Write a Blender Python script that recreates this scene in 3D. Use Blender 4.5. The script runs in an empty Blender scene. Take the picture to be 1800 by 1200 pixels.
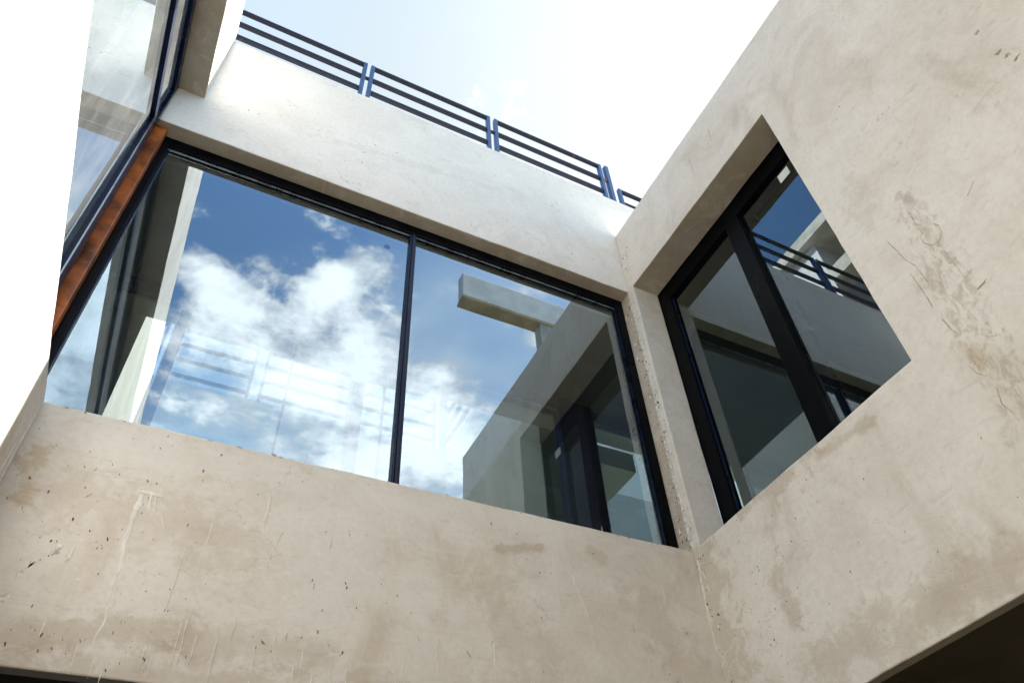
import bpy, bmesh, math, random
from mathutils import Vector, Matrix, noise as mnoise

random.seed(7)
scn = bpy.context.scene
COL = scn.collection

# ------------------------------------------------------------------ camera
cam_d = bpy.data.cameras.new("camera")
cam = bpy.data.objects.new("camera", cam_d)
COL.objects.link(cam)
cam_d.sensor_fit = 'HORIZONTAL'
cam_d.sensor_width = 36.0
cam_d.lens = 36.0 * 1339.35 / 1800.0
cam_d.shift_x = -45.88 / 1800.0
cam_d.shift_y = 6.5 / 1800.0
cam_d.clip_start = 0.02
cam_d.clip_end = 3000
CR = Vector((0.88593, -0.45803, -0.07302))
CD = Vector((0.28647, 0.66515, -0.68956))
CF = Vector((0.36441, 0.58999, 0.72050))
CAM_AXES = [CR, CD, CF]
M = Matrix.Identity(4)
for i in range(3):
    M[i][0] = CR[i]; M[i][1] = -CD[i]; M[i][2] = -CF[i]
M[2][3] = 1.6
cam.matrix_world = M
scn.camera = cam

# ------------------------------------------------------------------ light
SUN_EL = math.radians(50.0)
SUN_AZ = math.radians(85.2)           # from +Y towards +X
sdir = Vector((math.cos(SUN_EL) * math.sin(SUN_AZ), math.cos(SUN_EL) * math.cos(SUN_AZ), math.sin(SUN_EL)))
sun_d = bpy.data.lights.new("sun", 'SUN')
sun_d.energy = 4.6
sun_d.angle = math.radians(0.53)
sun_d.color = (1.0, 0.955, 0.90)
sun = bpy.data.objects.new("sun", sun_d)
sun.rotation_euler = sdir.to_track_quat('Z', 'Y').to_euler()
COL.objects.link(sun)

scn.view_settings.view_transform = 'Standard'
scn.view_settings.look = 'None'
scn.view_settings.gamma = 1.0
scn.view_settings.exposure = 1.85
scn.render.engine = 'CYCLES'
scn.cycles.max_bounces = 14
scn.cycles.diffuse_bounces = 7
scn.cycles.glossy_bounces = 6
scn.cycles.transparent_max_bounces = 24

class NT:
    """tiny helper for node trees"""
    def __init__(s, tree): s.t = tree; s.n = tree.nodes; s.l = tree.links
    def new(s, ty, **kw):
        nd = s.n.new(ty)
        for k, v in kw.items():
            if k[0] == 'i' and k[1:].isdigit(): nd.inputs[int(k[1:])].default_value = v
            else: setattr(nd, k, v)
        return nd
    def link(s, a, b): s.l.new(a, b)
    def put(s, v, sock):
        if hasattr(v, 'is_output'): s.l.new(v, sock)
        else: sock.default_value = v
    def math(s, op, a, b=0.0, c=0.0, clamp=False):
        m = s.new('ShaderNodeMath', operation=op, use_clamp=clamp)
        s.put(a, m.inputs[0]); s.put(b, m.inputs[1])
        if op in ('MULTIPLY_ADD',): s.put(c, m.inputs[2])
        return m.outputs[0]
    def vmath(s, op, a, b=(0, 0, 0)):
        m = s.new('ShaderNodeVectorMath', operation=op)
        s.put(a, m.inputs[0]); s.put(b, m.inputs[1])
        return m.outputs['Value'] if op in ('DOT_PRODUCT', 'LENGTH', 'DISTANCE') else m.outputs[0]
    def mix(s, f, a, b, mode='MIX'):
        m = s.new('ShaderNodeMix', data_type='RGBA', blend_type=mode)
        s.put(f, m.inputs[0]); s.put(a, m.inputs[6]); s.put(b, m.inputs[7])
        return m.outputs[2]
    def ramp(s, f, lo, hi, a=0.0, b=1.0, smooth=True):
        m = s.new('ShaderNodeMapRange')
        if smooth: m.interpolation_type = 'SMOOTHSTEP'
        s.put(f, m.inputs[0]); m.inputs[1].default_value = lo; m.inputs[2].default_value = hi
        m.inputs[3].default_value = a; m.inputs[4].default_value = b
        return m.outputs[0]
    def noise(s, vec, scale, detail=4.0, rough=0.5, dist=0.0):
        m = s.new('ShaderNodeTexNoise')
        s.put(vec, m.inputs['Vector']); m.inputs['Scale'].default_value = scale
        m.inputs['Detail'].default_value = detail; m.inputs['Roughness'].default_value = rough
        m.inputs['Distortion'].default_value = dist
        return m.outputs['Fac']
    def mapping(s, vec, loc=(0, 0, 0), rot=(0, 0, 0), scale=(1, 1, 1)):
        m = s.new('ShaderNodeMapping'); s.put(vec, m.inputs[0])
        m.inputs[1].default_value = loc; m.inputs[2].default_value = rot; m.inputs[3].default_value = scale
        return m.outputs[0]

# ------------------------------------------------------------------ world: sky with clouds
def unit_from_pixel_of_photo(u, v, flip=None):
    d = CR * ((u - 945.88) / 1339.35) + CD * ((v - 606.5) / 1339.35) + CF
    d.normalize()
    if flip == 'y': d.y = -d.y
    if flip == 'x': d.x = -d.x
    return d

def build_world():
    w = bpy.data.worlds.new("World")
    scn.world = w
    w.use_nodes = True
    t = NT(w.node_tree)
    t.n.clear()
    out = t.new('ShaderNodeOutputWorld')
    bg = t.new('ShaderNodeBackground')
    sky = t.new('ShaderNodeTexSky', sky_type='NISHITA')
    sky.sun_disc = False
    sky.sun_elevation = SUN_EL
    sky.sun_rotation = SUN_AZ
    sky.air_density = 1.0; sky.dust_density = 0.6; sky.ozone_density = 1.6
    tc = t.new('ShaderNodeTexCoord')
    d = t.vmath('NORMALIZE', tc.outputs['Generated'])
    sep = t.new('ShaderNodeSeparateXYZ'); t.link(d, sep.inputs[0])
    zc = t.math('MAXIMUM', sep.outputs[2], 0.08)
    comb = t.new('ShaderNodeCombineXYZ')
    t.link(t.math('DIVIDE', sep.outputs[0], zc), comb.inputs[0])
    t.link(t.math('DIVIDE', sep.outputs[1], zc), comb.inputs[1])
    P = comb.outputs[0]
    n1 = t.noise(P, 5.5, 10.0, 0.58, 0.25)
    n2 = t.noise(t.mapping(P, loc=(3.1, 1.7, 0)), 17.0, 8.0, 0.65, 0.2)
    # cloud banks: soft lobes of cloud density in given parts of the sky
    dens = -0.14
    for (az_u, az_v, rad, amp) in CLOUDS:
        c = unit_from_pixel_of_photo(az_u, az_v, 'y')
        dist = t.vmath('DISTANCE', d, tuple(c))
        g = t.ramp(dist, 0.0, rad, amp, 0.0)
        dens = t.math('ADD', dens, g)
    clear = unit_from_pixel_of_photo(1430, 390, 'x')
    dens = t.math('SUBTRACT', dens, t.ramp(t.vmath('DISTANCE', d, tuple(clear)), .15, .5, .8, 0))
    nn = t.math('ADD', t.math('MULTIPLY', n1, 1.0), t.math('MULTIPLY', n2, 0.45))   # ~0.72 mean
    tot = t.math('ADD', t.math('MULTIPLY', t.math('SUBTRACT', nn, 0.725), 3.4), dens)
    body = t.ramp(tot, 0.12, 0.62)
    shade = t.noise(t.mapping(P, loc=(0.12, 0.2, 0.4)), 9.0, 6.0, 0.6, 0.2)
    core = t.ramp(t.math('ADD', t.math('MULTIPLY', tot, 0.55), shade), 0.65, 1.25)
    ccol = t.mix(core, (3.9, 4.2, 4.6, 1), (8.8, 8.8, 8.7, 1))
    # thin bright veil around the sun
    sd = t.vmath('DOT_PRODUCT', d, tuple(Vector((.42, .42, .80)).normalized()))
    veil = t.ramp(sd, 0.55, 0.97)
    wisp = t.noise(t.mapping(P, loc=(9, 2, 0), scale=(1, 1.6, 1)), 1.6, 6.0, 0.55, 0.4)
    veil = t.math('MULTIPLY', veil, t.ramp(wisp, 0.25, 0.6, 0.85, 1.0))
    nis = t.vmath('MULTIPLY', sky.outputs[0], (.81, 1.0, 1.03))
    base = t.mix(veil, nis, (1.55, 1.80, 1.95, 1))
    glow = t.ramp(t.vmath('DOT_PRODUCT', d, tuple(sdir)), .74, .97, 0, .9)
    base = t.mix(glow, base, (2.3, 2.4, 2.4, 1))
    hz = unit_from_pixel_of_photo(600, 900, 'y')
    pale = t.math('MULTIPLY', t.ramp(t.vmath('DISTANCE', d, tuple(hz)), .10, .36, .78, 0), t.ramp(n1, .3, .6, .55, 1.0))
    base = t.mix(pale, base, (4.6, 5.4, 6.0, 1))
    hz2 = unit_from_pixel_of_photo(840, 600, 'y')
    milky = t.math('MULTIPLY', t.ramp(t.vmath('DISTANCE', d, tuple(hz2)), .05, .22, .50, 0), t.ramp(n1, .3, .65, .6, 1.0))
    base = t.mix(milky, base, (4.4, 5.2, 5.8, 1))
    low = t.ramp(sep.outputs[2], 0.02, 0.42, 0.6, 0.0)
    base = t.mix(low, base, (2.2, 2.7, 3.2, 1))
    colr = t.mix(body, base, ccol)
    t.link(colr, bg.inputs[0])
    bg.inputs[1].default_value = 0.135
    t.link(bg.outputs[0], out.inputs[0])

CLOUDS = [
    (345, 458, .045, .85), (478, 468, .045, .55), (395, 520, .07, 1.05), (590, 492, .04, .9), (555, 520, .06, 1.0), (510, 550, .06, .8),
    (420, 660, .13, .75), (560, 660, .12, .8), (640, 740, .16, .8), (760, 720, .14, .5), (670, 530, .11, .42),
    (880, 570, .09, .42), (945, 590, .05, .5), (790, 505, .05, .35), (800, 860, .20, .8), (560, 860, .16, .45), (440, 580, .06, .5), (700, 450, .07, .22), (1000, 700, .10, .3),
]
build_world()

# ------------------------------------------------------------------ materials
def mat(name):
    m = bpy.data.materials.new(name); m.use_nodes = True
    t = NT(m.node_tree); t.n.clear()
    out = t.new('ShaderNodeOutputMaterial')
    b = t.new('ShaderNodeBsdfPrincipled')
    t.link(b.outputs[0], out.inputs[0])
    return m, t, b, out

def seg_mask(t, P, A, B, r, nz, wob=.5, soft=.6):
    """1 inside a ragged capsule round the segment A-B on the wall, 0 outside"""
    A = Vector(A); B = Vector(B); AB = B - A
    L2 = max(AB.length_squared, 1e-6)
    pa = t.vmath('SUBTRACT', P, tuple(A))
    k = t.math('MULTIPLY', t.vmath('DOT_PRODUCT', pa, tuple(AB)), 1 / L2, clamp=True)
    sc = t.new('ShaderNodeVectorMath', operation='SCALE'); sc.inputs[0].default_value = tuple(AB); t.link(k, sc.inputs[3])
    d = t.vmath('LENGTH', t.vmath('SUBTRACT', pa, sc.outputs[0]))
    d = t.math('ADD', d, t.math('MULTIPLY', t.math('SUBTRACT', nz, .5), r * wob * 11))
    return t.ramp(d, r * (1 - soft), r * (1 + soft), 1.0, 0.0)

def plaster(name, light=(.765, .72, .655), mid=(.665, .61, .535), warm=(.52, .425, .30), bump=.16, rough=.80, marks=()):
    m, t, b, out = mat(name)
    geo = t.new('ShaderNodeNewGeometry'); P = geo.outputs['Position']
    big = t.noise(P, 0.95, 5, .55, .6)
    med = t.noise(t.mapping(P, loc=(4, 2, 7)), 3.2, 6, .6, .8)
    trowel = t.noise(t.mapping(P, loc=(1, 8, 3), rot=(.5, .3, .2), scale=(1, 1, 2.4)), 5.5, 5, .6, 1.4)
    fine = t.noise(P, 38, 6, .7)
    f = t.math('ADD', t.math('MULTIPLY', big, .5), t.math('MULTIPLY', med, .5))
    c = t.mix(t.ramp(f, .36, .64), light + (1,), mid + (1,))
    stain = t.noise(t.mapping(P, loc=(11, 5, 2), scale=(1, 1, .6)), 1.7, 6, .65, 1.0)
    c = t.mix(t.ramp(stain, .48, .74, 0, .60), c, warm + (1,))
    c = t.mix(t.ramp(trowel, .50, .80, 0, .40), c, (.78, .75, .69, 1))
    c = t.mix(t.ramp(trowel, .44, .22, 0, .28), c, (.42, .36, .30, 1))
    c = t.mix(t.ramp(fine, .40, .72, 0, .18), c, (.42, .36, .29, 1))
    gnz = t.noise(t.mapping(P, loc=(2, 9, 4)), 9.0, 8, .70, .5)
    for (A, B, r, colr, amt, wob, grain) in marks:
        mk = seg_mask(t, P, A, B, r, gnz, wob)
        if grain: mk = t.math('MULTIPLY', mk, t.ramp(t.noise(t.mapping(P, scale=(1, 1, .45)), 26, 6, .72, .8), .42, .62))
        c = t.mix(t.math('MULTIPLY', mk, amt), c, colr + (1,))
    # tiny dark pores
    vor = t.new('ShaderNodeTexVoronoi', feature='F1')
    t.link(t.mapping(P, scale=(1, 1, .55)), vor.inputs['Vector']); vor.inputs['Scale'].default_value = 26
    selc = t.new('ShaderNodeSeparateColor'); t.link(vor.outputs['Color'], selc.inputs[0])
    pore = t.math('MULTIPLY', t.ramp(vor.outputs['Distance'], .10, .04), t.ramp(selc.outputs[0], .90, .93))
    pore = t.math('MULTIPLY', pore, t.ramp(med, .42, .6))
    c = t.mix(t.math('MULTIPLY', pore, .7), c, (.12, .10, .08, 1))
    # hairline cracks in a few patches
    vc = t.new('ShaderNodeTexVoronoi', feature='DISTANCE_TO_EDGE')
    wob = t.new('ShaderNodeTexNoise'); t.link(P, wob.inputs['Vector']); wob.inputs['Scale'].default_value = 5; wob.inputs['Detail'].default_value = 5
    pw = t.vmath('ADD', P, t.vmath('MULTIPLY', wob.outputs['Color'], (.28, .28, .28)))
    t.link(pw, vc.inputs['Vector']); vc.inputs['Scale'].default_value = 3.3
    patch = t.noise(t.mapping(P, loc=(7, 7, 1)), 1.3, 3, .5)
    crack = t.math('MULTIPLY', t.ramp(vc.outputs['Distance'], .012, .002), t.ramp(patch, .55, .63))
    crack = t.math('MULTIPLY', crack, t.ramp(fine, .40, .55))
    c = t.mix(t.math('MULTIPLY', crack, .30), c, (.34, .29, .24, 1))
    t.link(c, b.inputs['Base Color'])
    r = t.ramp(med, .3, .7, rough - .12, rough + .14)
    t.link(r, b.inputs['Roughness'])
    b.inputs['Specular IOR Level'].default_value = .10
    h = t.math('ADD', t.math('MULTIPLY', med, 1.0), t.math('MULTIPLY', trowel, .7))
    h = t.math('ADD', h, t.math('MULTIPLY', fine, .06))
    h = t.math('SUBTRACT', h, t.math('MULTIPLY', pore, .25))
    h = t.math('SUBTRACT', h, t.math('MULTIPLY', crack, .12))
    bp = t.new('ShaderNodeBump'); bp.inputs['Strength'].default_value = bump; bp.inputs['Distance'].default_value = .03
    t.link(h, bp.inputs['Height']); t.link(bp.outputs[0], b.inputs['Normal'])
    return m

def simple(name, col, rough=.5, metal=0., var=.12, scale=9., bump=.0, spec=.5, dirt=None):
    m, t, b, out = mat(name)
    geo = t.new('ShaderNodeNewGeometry'); P = geo.outputs['Position']
    n = t.noise(P, scale, 6, .6, .3)
    dk = tuple(x * (1 - var * 1.6) for x in col) + (1,)
    lt = tuple(min(1, x * (1 + var)) for x in col) + (1,)
    c = t.mix(t.ramp(n, .3, .7), dk, lt)
    if dirt:
        sp = t.noise(t.mapping(P, loc=(3, 3, 3)), dirt[1], 8, .7, .2)
        c = t.mix(t.ramp(sp, dirt[2], dirt[2] + .05, 0, dirt[3]), c, dirt[0] + (1,))
    t.link(c, b.inputs['Base Color'])
    t.link(t.ramp(n, .3, .7, max(.02, rough - .08), rough + .1), b.inputs['Roughness'])
    b.inputs['Metallic'].default_value = metal
    b.inputs['Specular IOR Level'].default_value = spec
    if bump:
        bp = t.new('ShaderNodeBump'); bp.inputs['Strength'].default_value = bump; bp.inputs['Distance'].default_value = .01
        t.link(n, bp.inputs['Height']); t.link(bp.outputs[0], b.inputs['Normal'])
    return m

def glass(name, refl=.16, tint=(.80, .87, .85), rtint=(.78, .91, 1.0), film=.02, filmcol=(.7, .72, .7), wave=.0):
    m = bpy.data.materials.new(name); m.use_nodes = True
    t = NT(m.node_tree); t.n.clear()
    out = t.new('ShaderNodeOutputMaterial')
    geo = t.new('ShaderNodeNewGeometry'); P = geo.outputs['Position']
    fr = t.new('ShaderNodeFresnel'); fr.inputs['IOR'].default_value = 1.52
    fac = t.math('MULTIPLY_ADD', fr.outputs[0], 1.45, refl, clamp=True)
    front = t.math('SUBTRACT', 1.0, geo.outputs['Backfacing'])
    fac = t.math('MULTIPLY', fac, front)
    tr = t.new('ShaderNodeBsdfTransparent')
    t.link(t.mix(front, (1, 1, 1, 1), tint + (1,)), tr.inputs[0])
    gl = t.new('ShaderNodeBsdfGlossy'); gl.inputs['Color'].default_value = rtint + (1,); gl.inputs['Roughness'].default_value = 0.0
    if wave:
        wn = t.noise(P, 1.1, 2, .4)
        bp = t.new('ShaderNodeBump'); bp.inputs['Strength'].default_value = wave; bp.inputs['Distance'].default_value = .01
        t.link(wn, bp.inputs['Height']); t.link(bp.outputs[0], gl.inputs['Normal'])
    mx = t.new('ShaderNodeMixShader'); t.link(fac, mx.inputs[0]); t.link(tr.outputs[0], mx.inputs[1]); t.link(gl.outputs[0], mx.inputs[2])
    df = t.new('ShaderNodeBsdfDiffuse'); df.inputs['Color'].default_value = filmcol + (1,)
    streak = t.noise(t.mapping(P, scale=(3, 3, .9)), 2.2, 7, .65, .6)
    spots = t.noise(P, 30, 6, .7)
    fl = t.math('MULTIPLY', t.math('ADD', t.ramp(streak, .35, .8, .7, 1.4), t.ramp(spots, .66, .74, 0, 2.0)), film)
    fl = t.math('MULTIPLY', fl, front)
    m2 = t.new('ShaderNodeMixShader'); t.link(fl, m2.inputs[0]); t.link(mx.outputs[0], m2.inputs[1]); t.link(df.outputs[0], m2.inputs[2])
    t.link(m2.outputs[0], out.inputs[0])
    return m

def spot(u, v, ax, val):
    """where a mark seen at (u, v) of the photograph lies on the wall plane"""
    d = CR * ((u - 945.88) / 1339.35) + CD * ((v - 606.5) / 1339.35) + CF
    return Vector((0, 0, 1.6)) + d * ((val - (0, 0, 1.6)[ax]) / d[ax])
def sB(u, v): return spot(u, v, 1, 3.0)
def sR(u, v): return spot(u, v, 0, 2.752)
BR = (.44, .34, .235); YEL = (.47, .35, .18); GR = (.44, .39, .33); PALE = (.75, .71, .65)
PL = plaster('plaster', marks=[
    (sB(66, 800), sB(46, 870), .035, YEL, .5, .6, 0), (sB(20, 1120), sB(330, 1105), .05, BR, .40, .5, 0),
    (sB(330, 1120), sB(560, 1150), .06, BR, .28, .6, 0), (sB(120, 860), sB(420, 960), .11, BR, .22, .7, 0),
    (sB(875, 965), sB(950, 962), .022, BR, .50, .5, 0), (sB(1040, 968), sB(1060, 985), .03, BR, .30, .5, 0),
    (sB(1130, 1060), sB(1215, 1190), .12, BR, .26, .7, 0), (sB(880, 1050), sB(960, 1190), .10, BR, .18, .8, 0),
    (sB(200, 780), sB(560, 850), .07, PALE, .50, .7, 0), (sB(600, 860), sB(1000, 930), .06, PALE, .35, .7, 0),
    (sB(560, 1000), sB(760, 1060), .14, PALE, .28, .8, 0), (sB(0, 1190), sB(700, 1250), .09, BR, .35, .6, 0),
    (sB(600, 250), sB(860, 330), .03, GR, .14, .8, 0), (sB(480, 180), sB(520, 230), .05, GR, .10, .8, 0)])
PLF = plaster('plaster_skylit', light=(.87, .835, .765), mid=(.80, .76, .69), warm=(.64, .60, .52), marks=[(sB(600, 250), sB(860, 330), .03, GR, .14, .8, 0), (sB(480, 180), sB(520, 230), .05, GR, .10, .8, 0)])  # paler copy of the plaster: brighter skylight on the fascia put into the colour
PLR = plaster('plaster_grey', light=(.82, .79, .735), mid=(.735, .695, .635), warm=(.53, .46, .38), marks=[
    (sR(1580, 345), sR(1600, 350), .022, GR, .50, .4, 0),
    (sR(1590, 370), sR(1660, 480), .085, (.47, .40, .33), .62, .5, 1), (sR(1650, 470), sR(1720, 610), .085, (.47, .40, .33), .62, .5, 1),
    (sR(1720, 600), sR(1800, 720), .085, (.47, .38, .30), .62, .5, 1), (sR(1700, 610), sR(1725, 640), .03, YEL, .35, .5, 0),
    (sR(1560, 400), sR(1620, 520), .10, PALE, .30, .8, 0), (sR(1260, 900), sR(1400, 800), .10, BR, .42, .7, 0),
    (sR(1240, 1000), sR(1290, 1180), .12, BR, .40, .7, 0), (sR(1370, 1010), sR(1395, 1090), .05, BR, .38, .6, 0),
    (sR(1440, 800), sR(1530, 740), .03, BR, .40, .5, 0), (sR(1450, 1160), sR(1800, 980), .09, BR, .30, .7, 0),
    (sR(1500, 330), sR(1520, 380), .07, GR, .22, .8, 0), (sR(1640, 100), sR(1660, 120), .04, GR, .20, .8, 0)])
PLROUGH = plaster('plaster_rough', light=(.64, .59, .52), mid=(.50, .43, .36), warm=(.42, .31, .22), bump=.6)
WHITEWALL = simple('white_wall', (.78, .77, .74), .7, var=.05)
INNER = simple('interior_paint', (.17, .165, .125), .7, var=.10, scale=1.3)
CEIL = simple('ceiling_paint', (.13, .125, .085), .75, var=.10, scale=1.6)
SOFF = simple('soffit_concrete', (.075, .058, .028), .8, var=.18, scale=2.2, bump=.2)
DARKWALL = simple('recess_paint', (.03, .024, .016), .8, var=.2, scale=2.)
SOFFP = plaster('plaster_soffit_shade', light=(.47, .41, .32), mid=(.38, .32, .24), warm=(.36, .28, .19), bump=.4)  # browner copy of the plaster: shade under the lintels put into the colour
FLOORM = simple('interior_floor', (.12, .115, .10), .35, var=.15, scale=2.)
NAVY = simple('navy_aluminium', (.003, .009, .034), .30, var=.2, scale=4., spec=.14)
BLACKAL = simple('dark_aluminium', (.0012, .0018, .0032), .35, var=.2, scale=4., spec=.07)
RAILM = simple('railing_paint', (.009, .012, .028), .5, spec=.2, var=.3, scale=14., dirt=((.22, .09, .04), 9., .64, .5))
RAILPOST = simple('post_paint', (.012, .060, .190), .35, var=.25, scale=14., dirt=((.30, .13, .05), 12., .70, .5))
RUST = simple('rust_primer', (.38, .095, .010), .38, var=.45, scale=7., bump=.2, dirt=((.55, .42, .30), 30., .63, .55))
BEAD = simple('bead_metal', (.35, .38, .40), .3, metal=.8, var=.2)
DRIPM = simple('cement_drip', (.78, .74, .67), .7, var=.10, scale=20., bump=.2)
PITM = simple('dark_pit', (.17, .135, .10), .9, var=.5, scale=30.)
STAINM = simple('stain_patch', (.40, .33, .26), .8, var=.3, scale=30., bump=.5)
CRUST = simple('cement_crust', (.72, .68, .62), .8, var=.25, scale=40., bump=.6)
STICK = simple('paper_label', (.80, .88, .84), .5, var=.05)
BLUEDOT = simple('blue_label', (.03, .12, .35), .4, var=.1)
CONC = simple('canopy_concrete', (.66, .62, .52), .8, var=.2, scale=3., bump=.3)
ROOFM = simple('roof_screed', (.30, .28, .25), .85, var=.2, scale=2.)
GROUND = simple('paving', (.10, .09, .075), .8, var=.2, scale=1.2, bump=.2)
GLASSB = glass('window_glass', refl=.18, tint=(.46, .54, .54), film=.010, wave=.05)
GLASSR = glass('window_glass_dark', refl=.075, tint=(.40, .54, .50), film=.004, wave=.06)
GLASSL = glass('dusty_glass', refl=.22, tint=(.55, .64, .64), film=.12)
GLASSF = glass('rear_glass', refl=.06, tint=(.62, .70, .74), film=.01)

# ------------------------------------------------------------------ mesh helpers
def link_mesh(name, bm, mats, parent=None, smooth=False):
    me = bpy.data.meshes.new(name)
    bmesh.ops.recalc_face_normals(bm, faces=bm.faces)
    bm.to_mesh(me); bm.free()
    for m in (mats if isinstance(mats, (list, tuple)) else [mats]): me.materials.append(m)
    if smooth:
        for p in me.polygons: p.use_smooth = True
    o = bpy.data.objects.new(name, me)
    COL.objects.link(o)
    if parent is not None:
        o.parent = parent
        o.matrix_parent_inverse = Matrix.Identity(4)
        # vertices are written in world coordinates: bring them into the parent's frame
        root = parent
        off = Vector((0, 0, 0))
        while root is not None:
            off += root.location; root = root.parent
        for v in me.vertices: v.co -= off
    return o

def add_box(bm, x0, x1, y0, y1, z0, z1, bev=0.0, mi=0):
    vs = [bm.verts.new((x, y, z)) for x in (x0, x1) for y in (y0, y1) for z in (z0, z1)]
    F = [(0, 1, 3, 2), (4, 6, 7, 5), (0, 4, 5, 1), (2, 3, 7, 6), (0, 2, 6, 4), (1, 5, 7, 3)]
    fs = [bm.faces.new([vs[i] for i in f]) for f in F]
    for f in fs: f.material_index = mi
    if bev > 0:
        es = list({e for f in fs for e in f.edges})
        r = bmesh.ops.bevel(bm, geom=es, offset=bev, segments=2, affect='EDGES', profile=.6)
        for f in r['faces']: f.material_index = mi

def boxes(name, lst, m, parent=None, bev=0.0):
    bm = bmesh.new()
    for b in lst: add_box(bm, *b, bev=bev)
    return link_mesh(name, bm, m, parent)

def thing(name, label, cat, loc=(0, 0, 0), group=None):
    o = bpy.data.objects.new(name, None); COL.objects.link(o)
    o.location = loc; o['label'] = label; o['category'] = cat
    if group: o['group'] = group
    return o

def lin(a, b, step):
    n = max(1, int(math.ceil(abs(b - a) / step)))
    return [a + (b - a) * i / n for i in range(n)]

def wall_sheet(bm, ax, front, back, u_keys, v_keys, holes, step=.09, bev=.007, jit=.0034, mi=0):
    """a wall slab with rectangular openings; ax='y': u=x and slab spans y front..back; ax='x': u=y"""
    us = []
    for a, b in zip(u_keys[:-1], u_keys[1:]): us += lin(a, b, step)
    us.append(u_keys[-1])
    vs = []
    for a, b in zip(v_keys[:-1], v_keys[1:]): vs += lin(a, b, step)
    vs.append(v_keys[-1])
    def P(u, w, v): return (u, w, v) if ax == 'y' else (w, u, v)
    def solid(i, j):
        if i < 0 or j < 0 or i >= len(us) - 1 or j >= len(vs) - 1: return False
        uc = (us[i] + us[i + 1]) / 2; vc = (vs[j] + vs[j + 1]) / 2
        return not any(h[0] < uc < h[1] and h[2] < vc < h[3] for h in holes)
    cache = {}
    def V(i, j, k):
        key = (i, j, k)
        if key not in cache: cache[key] = bm.verts.new(P(us[i], front if k == 0 else back, vs[j]))
        return cache[key]
    new = []
    for i in range(len(us) - 1):
        for j in range(len(vs) - 1):
            if not solid(i, j): continue
            for k in (0, 1): new.append(bm.faces.new((V(i, j, k), V(i + 1, j, k), V(i + 1, j + 1, k), V(i, j + 1, k))))
            for (di, dj, a, b) in ((-1, 0, (i, j), (i, j + 1)), (1, 0, (i + 1, j), (i + 1, j + 1)), (0, -1, (i, j), (i + 1, j)), (0, 1, (i, j + 1), (i + 1, j + 1))):
                if not solid(i + di, j + dj):
                    new.append(bm.faces.new((V(*a, 0), V(*b, 0), V(*b, 1), V(*a, 1))))
    for f in new: f.material_index = mi
    bmesh.ops.recalc_face_normals(bm, faces=new)
    es = [e for e in {e for f in new for e in f.edges} if len(e.link_faces) == 2 and e.calc_face_angle(0) > 1.0]
    verts = list({v for f in new for v in f.verts})
    for v in verts:
        p = v.co
        n = mnoise.noise_vector(p * 3.1) * jit + mnoise.noise_vector(p * 11.0) * jit * .7
        v.co = p + n
    if bev: bmesh.ops.bevel(bm, geom=es, offset=bev, segments=2, affect='EDGES', profile=.5)

# dimensions of the court ------------------------------------------------------
YB, XL, XR = 3.0, -.605, 2.752
ZS, ZT, ZP, ZR, ZB, ZLT = 3.90, 6.249, 7.66, 7.003, 2.811, 6.685
YG, XGL, XGR = 3.138, -.785, 2.998
YRN = -.06          # free end of the lower wing on the right
YJ = 2.932          # far jamb of the square window
YN = 1.301          # near jamb of the square window

# ------------------------------------------------------------------ ground
bm = bmesh.new()
s = 400
f = bm.faces.new([bm.verts.new(p) for p in ((-s, -s, 0), (s, -s, 0), (s, s, 0), (-s, s, 0))])
g = link_mesh('ground', bm, GROUND); g['kind'] = 'structure'

# ------------------------------------------------------------------ back wing
back = thing('building_wing', 'back plastered wing with the wide two-pane window under the roof railing', 'building', (1.0, YB, 0))
bm = bmesh.new()
wall_sheet(bm, 'y', YB, YB + .30, [-1.3, -.9, 6.2], [ZB, ZS], [])
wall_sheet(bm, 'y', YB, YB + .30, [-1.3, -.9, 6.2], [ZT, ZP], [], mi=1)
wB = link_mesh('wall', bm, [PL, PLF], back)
boxes('roof', [(-4, 6.2, 3.305, 4.70, 7.3, 7.55)], ROOFM, back)
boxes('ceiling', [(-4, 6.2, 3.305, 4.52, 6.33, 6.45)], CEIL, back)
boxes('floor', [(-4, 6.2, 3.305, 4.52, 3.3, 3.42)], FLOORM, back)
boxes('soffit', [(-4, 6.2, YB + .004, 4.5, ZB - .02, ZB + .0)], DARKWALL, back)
# rear facade of the same wing (seen through the glass)
bm = bmesh.new()
wall_sheet(bm, 'y', 4.52, 4.70, [-4, 6.2], [6.20, ZP - .05], [], step=.4)
wall_sheet(bm, 'y', 4.52, 4.70, [-4, 6.2], [ZB, ZS], [], step=.4)
link_mesh('rear_wall', bm, simple('pale_olive_paint', (.50, .50, .42), .7, var=.08, scale=2.), back)
rear_hold = back
boxes('column', [(2.87, 3.23, 4.40, 4.515, 3.42, 6.328)], simple('blue_steel', (.008, .020, .085), .5, var=.3, scale=3., spec=.2), back, bev=.004)
rw = boxes('rear_window', [(-.80, 6.0, 4.44, 4.50, 6.20, 6.325), (-.80, 6.0, 4.44, 4.50, ZS, ZS + .08),
                           (-.36, -.285, 4.43, 4.51, ZS + .08, 6.20), (.99, 1.085, 4.43, 4.51, ZS + .08, 6.20),
                           (1.245, 1.262, 4.45, 4.49, ZS + .08, 6.20),
                           (.50, .515, 4.45, 4.49, ZS + .08, 6.20), (4.6, 4.7, 4.43, 4.51, ZS + .08, 6.20)], NAVY, back, bev=.003)
boxes('glass_pane', [(-.28, .985, 4.465, 4.473, ZS + .08, 6.20), (1.09, 2.865, 4.475, 4.483, ZS + .08, 6.20), (3.235, 4.6, 4.465, 4.473, ZS + .08, 6.20)], GLASSF, rw)
OLIVE = simple('olive_wall', (.46, .47, .36), .7, var=.15, scale=1.5)
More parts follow.
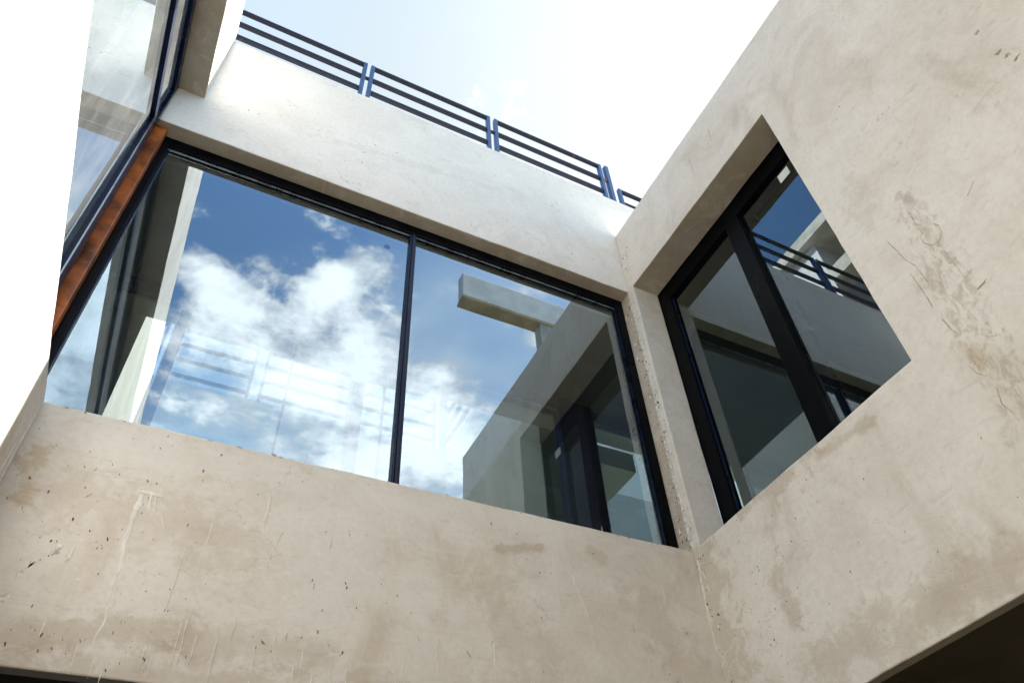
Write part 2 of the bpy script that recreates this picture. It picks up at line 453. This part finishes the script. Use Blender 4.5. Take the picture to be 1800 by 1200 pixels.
boxes('slab', [(3.10, 3.86, 4.71, 6.9, 5.97, 6.19)], OLIVE, rear_hold)
boxes('bead', [(-.28, 2.865, 4.436, 4.4395, 6.203, 6.212)], BEAD, rw)

# wide front window
win = boxes('window', [(-.682, 2.680, 3.105, 3.175, 6.148, ZT + .001), (-.682, 2.680, 3.105, 3.175, ZS - .02, ZS + .06),
                       (-.742, -.682, 3.105, 3.175, ZS - .02, ZT + .001), (2.680, XR - .002, 3.105, 3.175, ZS - .02, ZT + .001)], BLACKAL, back, bev=.004)
boxes('mullion', [(.953, .998, 3.108, 3.170, ZS + .06, 6.147), (.966, .985, 3.098, 3.1075, ZS + .06, 6.147)], NAVY, win, bev=.003)
boxes('glass_pane', [(-.681, .953, 3.136, 3.144, ZS + .06, 6.147)], GLASSB, win)
boxes('glass_pane', [(.998, 2.679, 3.136, 3.144, ZS + .06, 6.147)], GLASSB, win)
boxes('bead', [(-.680, .951, 3.118, 3.126, 6.135, 6.146), (1.0, 2.678, 3.118, 3.126, 6.135, 6.146)], BEAD, win)
boxes('gasket', [(-.681, -.672, 3.118, 3.130, ZS + .06, 6.13)], NAVY, win)
boxes('gasket', [(2.670, 2.679, 3.118, 3.130, ZS + .06, 6.13)], NAVY, win)
bm = bmesh.new()
bmesh.ops.create_cone(bm, cap_ends=True, segments=24, radius1=.022, radius2=.022, depth=.0015,
                      matrix=Matrix.Translation((.80, 3.1345, 5.945)) @ Matrix.Rotation(math.pi / 2, 4, 'X'))
link_mesh('round_sticker', bm, BLUEDOT, win)

# corner steel post in rust primer
boxes('steel_post', [(-.792, -.722, 3.045, 3.103, ZS - .1, ZT + .06)], RUST, back, bev=.004)

# ------------------------------------------------------------------ left wing (sunlit)
left = thing('building_wing', 'sunlit white plastered wing with the dusty long window, nearest on the left', 'building', (XL, 0, 0))
bm = bmesh.new()
wall_sheet(bm, 'x', XL, XL - .28, [-7, YB + .0], [0, ZS], [], step=.12)
wall_sheet(bm, 'x', XL, XL - .28, [-7, YB + .0], [ZLT, ZP + .01], [], step=.12)
wL = link_mesh('wall', bm, [PL], left)
boxes('sky_blocker', [(-5.0, -1.25, -9.0, 2.35, 7.52, 13.4)], simple('sky_blocker_dark', (.035, .036, .034), .6, var=.2, scale=2.), left)  # added unseen block that keeps doubly mirrored sky out of the panes
boxes('ceiling', [(-5, XL - .29, -7, 3.30, 6.75, 6.9)], CEIL, left)
boxes('roof', [(-5, XL - .29, -7, 3.30, 7.3, 7.5)], ROOFM, left)
boxes('floor', [(-5, XL - .29, -7, 3.30, 3.3, 3.42)], FLOORM, left)
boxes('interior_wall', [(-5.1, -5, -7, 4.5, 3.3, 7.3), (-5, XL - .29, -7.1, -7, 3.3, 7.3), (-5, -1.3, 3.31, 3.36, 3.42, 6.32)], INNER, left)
wl = boxes('window', [(-.835, -.775, -6.9, 2.995, 6.575, 6.683), (-.835, -.775, -6.9, 2.995, 6.06, 6.135),
                      (-.835, -.775, -6.9, 2.995, ZS - .02, ZS + .06), (-.835, -.775, 2.875, 3.008, ZS + .06, 6.06),
                      (-.835, -.775, 2.955, 2.995, 6.135, 6.575), (-.835, -.775, -.6, -.5, ZS + .06, 6.06)], NAVY, left, bev=.004)
boxes('glass_pane', [(-.808, -.800, -.5, 2.875, ZS + .06, 6.06)], GLASSL, wl)
boxes('glass_pane', [(-.808, -.800, -6.9, -.6, ZS + .06, 6.06)], GLASSL, wl)
boxes('glass_pane', [(-.808, -.800, -6.9, 2.955, 6.135, 6.575)], GLASSL, wl)
boxes('bead', [(-.7745, -.768, 2.876, 2.888, ZS + .06, 6.05)], BEAD, wl)

# ------------------------------------------------------------------ right wing
right = thing('building_wing', 'right plastered wing with the square dark window and cracked trowelled patch', 'building', (XR, 1, 0))
bm = bmesh.new()
wall_sheet(bm, 'x', XR, XR + .24, [YRN, YN, YJ, YB - .0005], [ZB, ZS, ZT, ZR], [(YN, YJ, ZS, ZT)])
# inner cheek of the back window, flush with this wall
wall_sheet(bm, 'x', XR + .0015, XR + .20, [YB + .0, YG + .1], [ZS + .001, ZT - .001], [], bev=.002, mi=1)
wall_sheet(bm, 'y', YRN + .0, YRN + .24, [XR + .245, 6.0], [ZB, ZR], [], step=.2)
wR = link_mesh('wall', bm, [PLR, PLROUGH], right)
boxes('roof', [(XR + .24, 6, YRN + .24, 2.99, 6.75, 6.95)], ROOFM, right)
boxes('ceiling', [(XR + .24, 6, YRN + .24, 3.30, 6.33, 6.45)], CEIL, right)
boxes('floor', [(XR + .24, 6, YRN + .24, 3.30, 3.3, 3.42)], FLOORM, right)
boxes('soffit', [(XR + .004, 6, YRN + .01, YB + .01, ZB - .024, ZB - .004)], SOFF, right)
boxes('interior_wall', [(6, 6.1, YRN, 4.52, 3.3, 7), (3.5, 6.0, 3.10, 3.2, 3.42, 6.33)], INNER, right)
wr = boxes('window', [(XGR, XGR + .065, YN - .02, YJ - .12, 6.10, ZT + .02), (XGR, XGR + .065, YN - .02, YJ - .12, ZS - .02, ZS + .07),
                      (XGR, XGR + .065, YJ - .12, YJ + .01, ZS - .02, ZT + .02), (XGR - .012, XGR + .05, 1.955, 2.09, ZS + .07, 6.10)], BLACKAL, right, bev=.004)
boxes('sliding_frame', [(XGR + .052, XGR + .10, 1.875, 1.956, ZS + .07, 6.10), (XGR + .066, XGR + .10, 1.3, 1.875, 6.02, 6.10)], NAVY, wr, bev=.003)
boxes('glass_pane', [(XGR + .030, XGR + .038, 2.09, YJ - .12, ZS + .07, 6.10)], GLASSR, wr)
boxes('glass_pane', [(XGR + .030, XGR + .038, YN - .02, 1.953, ZS + .07, 6.10)], GLASSR, wr)
boxes('gasket', [(XGR + .012, XGR + .022, YJ - .136, YJ - .122, ZS + .07, 6.09)], NAVY, wr)
boxes('paper_sticker', [(XGR + .026, XGR + .0285, 1.470, 1.565, 5.955, 6.035)], STICK, wr)

# ------------------------------------------------------------------ marks on the plaster, part of the wall meshes
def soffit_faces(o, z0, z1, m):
    '''darker plaster, shade put into its colour, on the downward faces between heights z0 and z1'''
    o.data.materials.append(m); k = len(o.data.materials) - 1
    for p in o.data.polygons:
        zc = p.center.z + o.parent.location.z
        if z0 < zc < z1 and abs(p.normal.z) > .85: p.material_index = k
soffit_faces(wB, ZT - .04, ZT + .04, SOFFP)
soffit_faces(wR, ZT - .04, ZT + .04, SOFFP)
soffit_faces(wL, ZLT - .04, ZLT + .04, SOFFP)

def into(o, bm, mats):
    '''merge a bmesh (world coordinates) into the wall mesh o with the given materials'''
    off = o.parent.location
    for v in bm.verts: v.co -= off
    base = len(o.data.materials)
    for m in mats: o.data.materials.append(m)
    for f in bm.faces: f.material_index += base
    b2 = bmesh.new(); b2.from_mesh(o.data)
    tmp = bpy.data.meshes.new('tmp'); bm.to_mesh(tmp); bm.free()
    b2.from_mesh(tmp); bpy.data.meshes.remove(tmp)
    b2.to_mesh(o.data); b2.free()

def blob(bm, c, e1, e2, n, ln, wd, ang, mi, h=.0008, sides=9, rnd=.35):
    '''ragged low lump lying on the wall: centre c, wall axes e1/e2, outward normal n'''
    ca, sa = math.cos(ang), math.sin(ang)
    a = e1 * ca + e2 * sa; b = e2 * ca - e1 * sa
    ring = []
    for k in range(sides):
        t = 2 * math.pi * k / sides; r = 1 + random.uniform(-rnd, rnd)
        ring.append(bm.verts.new(c + a * math.cos(t) * ln * .5 * r + b * math.sin(t) * wd * .5 * r - n * .001))
    top = [bm.verts.new(c + (v.co - c - n * -.001) * .72 + n * h) for v in ring]
    for k in range(sides):
        f = bm.faces.new((ring[k], ring[(k + 1) % sides], top[(k + 1) % sides], top[k])); f.material_index = mi
    f = bm.faces.new(top); f.material_index = mi

def ribbon(bm, pts, w0, w1, e1, n, mi, h=.0015, wob=.25):
    '''run of spilt cement: tapering, wavering strip lying on the wall'''
    P = []
    for a, b in zip(pts[:-1], pts[1:]):
        k = max(2, int((b - a).length / .012))
        P += [a.lerp(b, i / k) for i in range(k)]
    P.append(pts[-1])
    rows = []
    sd = random.random() * 50
    for i, p in enumerate(P):
        t = i / (len(P) - 1)
        d = (P[min(i + 1, len(P) - 1)] - P[max(i - 1, 0)]).normalized()
        s = d.cross(n).normalized()
        w = (w0 + (w1 - w0) * t) * (1 + wob * (mnoise.noise(Vector((sd, t * len(P) * .33, 0))) * 2))
        if i == 0 or i == len(P) - 1: w *= .35
        c = p + s * mnoise.noise(Vector((sd + 9, t * len(P) * .11, 0))) * w0 * .9
        rows.append([bm.verts.new(c - s * w * .5 - n * .001), bm.verts.new(c - s * w * .26 + n * h), bm.verts.new(c + s * w * .26 + n * h), bm.verts.new(c + s * w * .5 - n * .001)])
    for r0, r1 in zip(rows[:-1], rows[1:]):
        for j in range(3):
            f = bm.faces.new((r0[j], r0[j + 1], r1[j + 1], r1[j])); f.material_index = mi

EX, EY, EZ = Vector((1, 0, 0)), Vector((0, 1, 0)), Vector((0, 0, 1))
nB, nR, nL = Vector((0, -1, 0)), Vector((-1, 0, 0)), Vector((1, 0, 0))
def fB(p): return Vector((p.x, YB - .0015, p.z))
def fR(p): return Vector((XR - .0015, p.y, p.z))

rng = random.Random(3)
bm = bmesh.new()      # materials: 0 drip, 1 pit, 2 crust, 3 scratch
# long white run and its short neighbours on the lower band
ribbon(bm, [fB(sB(248, 868)), fB(sB(236, 905)), fB(sB(212, 985)), fB(sB(192, 1050)), fB(sB(170, 1132))], .024, .011, EX, nB, 0)
ribbon(bm, [fB(sB(268, 868)), fB(sB(258, 905))], .010, .005, EX, nB, 0)
ribbon(bm, [fB(sB(278, 866)), fB(sB(270, 902))], .010, .005, EX, nB, 0)
blob(bm, fB(sB(262, 866)), EX, EZ, nB, .12, .022, -.05, 0, h=.0012, sides=15, rnd=.3)
ribbon(bm, [fB(sB(281, 896)), fB(sB(296, 960))], .006, .003, EX, nB, 0)
ribbon(bm, [fB(sB(476, 870)), fB(sB(455, 968))], .006, .003, EX, nB, 0)
ribbon(bm, [fB(sB(1005, 1010)), fB(sB(1040, 1100)), fB(sB(1055, 1168))], .007, .003, EX, nB, 0)
for (u, v, l) in ((333, 1080, 80), (322, 1085, 80), (345, 1115, 50), (266, 1130, 40), (258, 1130, 45), (272, 1140, 45), (384, 1110, 85), (449, 1135, 70), (445, 1140, 40), (520, 1140, 60), (532, 1140, 60), (550, 1170, 40), (585, 1150, 55), (214, 1135, 35), (140, 1125, 50), (165, 1155, 30), (414, 1085, 40), (182, 1170, 25), (80, 1090, 25), (610, 1165, 40)):
    a = sB(u, v); b = a - EZ * (l / 420.0)
    ribbon(bm, [fB(a), fB(b)], .0050, .0026, EX, nB, 0, h=.0003)
for (u, v, ln, wd, an) in ((100, 965, .05, .028, 1.2), (122, 975, .07, .02, 1.5), (45, 1000, .08, .022, 1.1), (56, 990, .05, .018, 1.2), (6, 1050, .06, .03, 1.2), (137, 1018, .016, .01, 0), (155, 870, .03, .006, .9)):
    blob(bm, fB(sB(u, v)), EX, EZ, nB, ln, wd, an, 2, sides=13)
# scratches
for (a, b) in (((497, 935), (485, 962)), ((485, 962), (474, 980)), ((583, 948), (580, 966)), ((553, 1025), (551, 1036)), ((293, 941), (295, 948)), ((506, 1112), (502, 1125)), ((821, 1143), (828, 1155)), ((870, 1122), (862, 1132)), ((733, 1116), (737, 1128)), ((214, 1088), (211, 1097)), ((1110, 1095), (1116, 1112))):
    ribbon(bm, [fB(sB(*a)), fB(sB(*b))], .0045, .002, EX, nB, 3, h=.0006)
for k in range(13):
    u = rng.uniform(20, 1200); v = rng.uniform(900, 1150); a = sB(u, v)
    if a.z - .05 < ZB: continue
    ribbon(bm, [fB(a), fB(a - EZ * rng.uniform(.04, min(.32, a.z - ZB - .01)))], rng.uniform(.003, .007), .002, EX, nB, 0, h=.0002)
# chips along the sill edge
for k in range(22):
    x = rng.uniform(XL + .02, XR - .05)
    blob(bm, Vector((x, YB - .0015, ZS - rng.uniform(.001, .010))), EX, EZ, nB, rng.uniform(.006, .025), rng.uniform(.003, .008), 0, 3, h=.0004, sides=8, rnd=.4)
# pits, denser on the left half
for k in range(300):
    u = rng.choice([rng.uniform(5, 620), rng.uniform(5, 300), rng.uniform(300, 1230)])
    v = rng.uniform(730, 1190)
    p = sB(u, v)
    if not (ZB + .02 < p.z < ZS - .03 and XL + .02 < p.x < XR - .02): continue
    if mnoise.noise(p * 2.2) < -.12 and rng.random() < .8: continue
    L = rng.choice([.004, .005, .006, .008, .012]) * rng.uniform(.7, 1.2)
    blob(bm, fB(p), EZ, EX, nB, L * 1.4, L * rng.uniform(.3, .6), rng.gauss(-.1, .25), 1, h=.0004, sides=7)
for (u, v) in ((1005, 447), (947, 444), (640, 268), (660, 255), (455, 200), (437, 194), (510, 186), (636, 286), (870, 310), (970, 362), (560, 230), (697, 269), (1078, 414)):
    blob(bm, fB(sB(u, v)), EX, EZ, nB, rng.uniform(.008, .018), .008, rng.random() * 3, 1, h=.0005, sides=8)
into(wB, bm, [DRIPM, PITM, CRUST, STAINM])

bm = bmesh.new()
# corner runs
ribbon(bm, [fR(sR(1226, 985)), fR(sR(1236, 1040)), fR(sR(1252, 1110)), fR(sR(1268, 1200))], .018, .012, EY, nR, 0)
ribbon(bm, [fR(sR(1232, 1000)), fR(sR(1242, 1020)), fR(sR(1250, 1045))], .008, .004, EY, nR, 0)
ribbon(bm, [fR(sR(1226, 1060)), fR(sR(1246, 1190))], .007, .004, EY, nR, 0)
ribbon(bm, [fR(sR(1228, 992)), fR(sR(1252, 988))], .006, .003, EY, nR, 0)
for (u, v, ln, wd) in ((1717, 58, .035, .022), (1756, 92, .04, .028), (1770, 98, .03, .018), (1786, 104, .035, .012), (1726, 500, .06, .010), (1475, 188, .01, .007), (1471, 210, .01, .007)):
    blob(bm, fR(sR(u, v)), EY, EZ, nR, ln, wd, rng.uniform(-.3, .3), 3 if ln > .02 else 1, h=.0008, sides=13, rnd=.45)
for (u, v, ln, wd) in ((1775, 94, .05, .02), (1790, 98, .03, .012)):
    blob(bm, fR(sR(u, v)), EY, EZ, nR, ln, wd, -.4, 2, sides=13, rnd=.4)
for k in range(230):
    u = rng.uniform(1230, 1790) if rng.random() < .45 else rng.uniform(1235, 1420); v = rng.uniform(740, 1190)
    p = sR(u, v)
    if not (ZB + .02 < p.z < ZS - .03 and YRN < p.y < YB - .02): continue
    L = rng.choice([.004, .006, .010]) * rng.uniform(.7, 1.2)
    blob(bm, fR(p), EZ, EY, nR, L, L * rng.uniform(.25, .6), rng.gauss(.25, .35), 1, h=.0004, sides=7)
# hairline cracks in the worn patch
for pl in (((1618, 418), (1624, 428), (1638, 432), (1652, 424), (1655, 408)), ((1655, 408), (1650, 396), (1636, 392)), ((1596, 372), (1612, 398), (1622, 410), (1618, 418)), ((1560, 425), (1590, 455), (1612, 470), (1632, 498)), ((1650, 428), (1676, 462), (1698, 492)),
           ((1600, 480), (1622, 512), (1640, 540)), ((1752, 680), (1760, 710), (1786, 728)), ((1700, 640), (1716, 655), (1738, 662)), ((1655, 560), (1672, 580), (1690, 590)), ((1712, 318), (1700, 345)), ((1245, 228), (1250, 248)), ((1210, 278), (1222, 312))):
    ribbon(bm, [fR(sR(*p)) for p in pl], .0032, .0022, EY, nR, 3, h=.0002, wob=.6)
# rough corner strip between the two windows, full of chips and crusts
for k in range(330):
    z = rng.uniform(ZS + .02, ZR - .25) if rng.random() < .85 else rng.uniform(ZB + .3, ZS)
    y = rng.gauss(3.02, .045)
    if z > ZT: y = rng.uniform(2.88, 2.995)
    if z < ZS: y = rng.uniform(2.90, 2.995)
    if not (YJ + .012 < y < YG - .035) and z > ZS and z < ZT: continue
    L = rng.choice([.006, .009, .014, .02]) * rng.uniform(.6, 1.2)
    lite = rng.random() < .35
    blob(bm, Vector((XR - .0015, y, z)), EZ, EY, nR, L * (1.5 if lite else 1), L * rng.uniform(.3, .8), rng.gauss(0, .6), 2 if lite else 1, h=.0012 if lite else .0004, sides=8, rnd=.45)
for (u, v, ln, wd) in ((1117, 607, .05, .04), (1120, 630, .05, .016), (1100, 560, .03, .02), (1195, 935, .04, .02)):
    p = fR(sR(u, v)); blob(bm, p, EZ, EY, nR, ln, wd, 0, 2, h=.003, sides=13, rnd=.35)
# chamfered plaster joint along the corner
ribbon(bm, [Vector((XR - .001, YB + .005, ZT)), Vector((XR - .001, YB - .002, 5.2)), Vector((XR - .001, YB + .004, 4.6)), Vector((XR - .001, YB, ZS + .02))], .016, .020, EY, nR, 2, h=.003, wob=.5)
# splashes on the jamb of the square window
for k in range(46):
    x = XR + rng.uniform(.12, .235); z = rng.choice([rng.uniform(4.0, 6.2), rng.gauss(5.0, .25), rng.gauss(5.9, .1)])
    if not ZS < z < ZT: continue
    blob(bm, Vector((x, YJ - .0015, z)), EZ, EX, nB, rng.uniform(.006, .022), rng.uniform(.004, .009), rng.gauss(0, .5), 2, h=.001, sides=8, rnd=.45)
into(wR, bm, [DRIPM, PITM, CRUST, STAINM])
bm = bmesh.new()
for (y0, z0, y1, z1, w) in ((2.97, 3.80, 2.93, 3.15, .012), (2.90, 3.6, 2.86, 3.3, .007), (2.94, 3.75, 2.95, 3.5, .006)):
    ribbon(bm, [Vector((XL + .0015, y0, z0)), Vector((XL + .0015, y1, z1))], w, w * .6, EY, nL, 0)
into(wL, bm, [DRIPM])

# fourth side of the court behind the camera, added unseen to cut low skylight
front = thing('building_wing', 'plain unseen wing added on the fourth side of the court to block low sky', 'building', (1, -2.6, 0))
bm = bmesh.new()
wall_sheet(bm, 'y', -2.6, -2.85, [-.60, 7.5], [0, 7.5], [], step=.5)
link_mesh('wall', bm, simple('fourth_side_plaster', (.36, .32, .26), .8, var=.15, scale=1.5), front)

# walls of the ground floor, set back under the overhang
gf = thing('ground_floor_wall', 'dark recessed ground floor walls under the overhanging upper storey', 'wall', (2, 4.6, 0))
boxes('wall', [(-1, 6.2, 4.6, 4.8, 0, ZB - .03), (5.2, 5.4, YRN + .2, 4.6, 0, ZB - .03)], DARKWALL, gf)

# ------------------------------------------------------------------ rear court beyond the back wing
rear = thing('building_wing', 'rear roofed block with railing seen faintly through the wide window', 'building', (1, 7, 0))
bm = bmesh.new()
wall_sheet(bm, 'y', 7.0, 7.25, [-5, 6.2], [0, 7.64], [], step=.5)
link_mesh('wall', bm, simple('rear_plaster', (.50, .49, .46), .8, var=.12, scale=1.5), rear)
boxes('side_wall', [(-.9, -.60, 4.71, 6.995, 0, 7.64)], simple('sunny_plaster', (.50, .49, .46), .8, var=.1, scale=2.), rear)
boxes('annex', [(-5, -.905, 4.71, 6.9, 0, 8.6)], INNER, rear)
boxes('end_wall', [(2.82, 3.1, 4.71, 6.995, 6.52, 7.64)], WHITEWALL, rear)
boxes('dado', [(2.82, 3.1, 4.71, 6.995, 0, 6.518)], OLIVE, rear)

# ------------------------------------------------------------------ railings
def panel(root, x0, x1, y, tops, zb, posts=(1, 1), ext=0):
    """flat frame of square tube along x"""
    h = .035
    for zt in tops:
        boxes('rail', [(x0 + (h if posts[0] else 0), x1 - (h if posts[1] else 0), y - h / 2, y + h / 2, zt - h, zt)], RAILM, root, bev=.003)
    for k, px in enumerate((x0, x1 - h)):
        if posts[k]:
            boxes('post', [(px, px + h, y - h / 2 - .002, y + h / 2 + .002, zb, tops[0] + .003)], RAILPOST, root, bev=.003)

rail = thing('roof_railing', 'dark blue three-bar railing in panels along the top edge of the back wall', 'railing', (1, 3.02, ZP))
tops = (8.262, 8.030, 7.800)
RY = 3.02
for (a, b, ps) in ((-1.4, .410, (1, 1)), (.442, 1.592, (1, 1)), (1.634, 2.805, (1, 1))):
    panel(rail, a, b, RY, tops, ZP - .005, ps)
for (a, b) in ((.4105, .4415), (1.5925, 1.6335)):
    boxes('connector', [(a, b, RY - .012, RY + .012, 8.003, 8.027)], RAILM, rail)
boxes('connector', [(2.8055, 2.846, RY - .012, RY + .012, 8.003, 8.027)], RUST, rail)
boxes('post', [(2.8465, 2.890, RY - .022, RY + .022, ZP - .005, 8.28)], RAILPOST, rail, bev=.003)
rail2 = thing('roof_railing', 'short railing end just behind the corner post, where the right wing meets the back wall', 'railing', (3.9, 3.2, ZP))
panel(rail2, 3.10, 4.9, 3.17, (8.25, 8.02, 7.79), 7.55, (1, 1))

rail3 = thing('roof_railing', 'pale four-bar railing seen faintly through the lower half of the wide window', 'railing', (1, 7.05, 7.64))
for (a, b) in ((-1.9, -.62), (-.58, .40), (.50, 1.57), (1.66, 2.68)):
    panel(rail3, a, b, 7.03, (8.47, 8.235, 8.0, 7.765), 7.63)
boxes('post', [(2.74, 2.82, 6.98, 7.06, 7.63, 8.50)], RAILPOST, rail3)
for zt in (8.47, 8.235, 8.0, 7.765):
    boxes('rail', [(2.80, 2.84, 4.9, 6.975, zt - .04, zt)], RAILM, rail3)

# ------------------------------------------------------------------ things mirrored in the glass
can = thing('rooftop_canopy', 'concrete canopy beam mirrored at the upper right of the wide window', 'canopy', (4, -1.2, 7))
boxes('beam', [(3.17, 9.0, -1.19, -1.0, 11.13, 11.69)], simple('weathered_white', (.90, .89, .85), .8, var=.10, scale=3.), can, bev=.02)
boxes('beam_soffit', [(3.172, 9.0, -1.24, -.998, 11.06, 11.13)], simple('weathered_soffit', (.46, .37, .21), .8, var=.2, scale=3.), can, bev=.01)
boxes('column', [(4.58, 4.80, -1.21, -1.02, 6.0, 11.098)], CONC, can)
pent = thing('rooftop_room', 'white rooftop room with a flat slab roof mirrored in the square window', 'building', (-3.0, 5, 7.5))
boxes('wall', [(-3.6, -1.15, 3.75, 4.65, 7.56, 10.35)], WHITEWALL, pent)
boxes('roof', [(-3.7, -1.02, 3.0, 4.75, 10.36, 10.55)], CONC, pent)
boxes('beam', [(-1.35, -1.05, 2.36, 3.70, 9.40, 9.62)], CONC, pent)
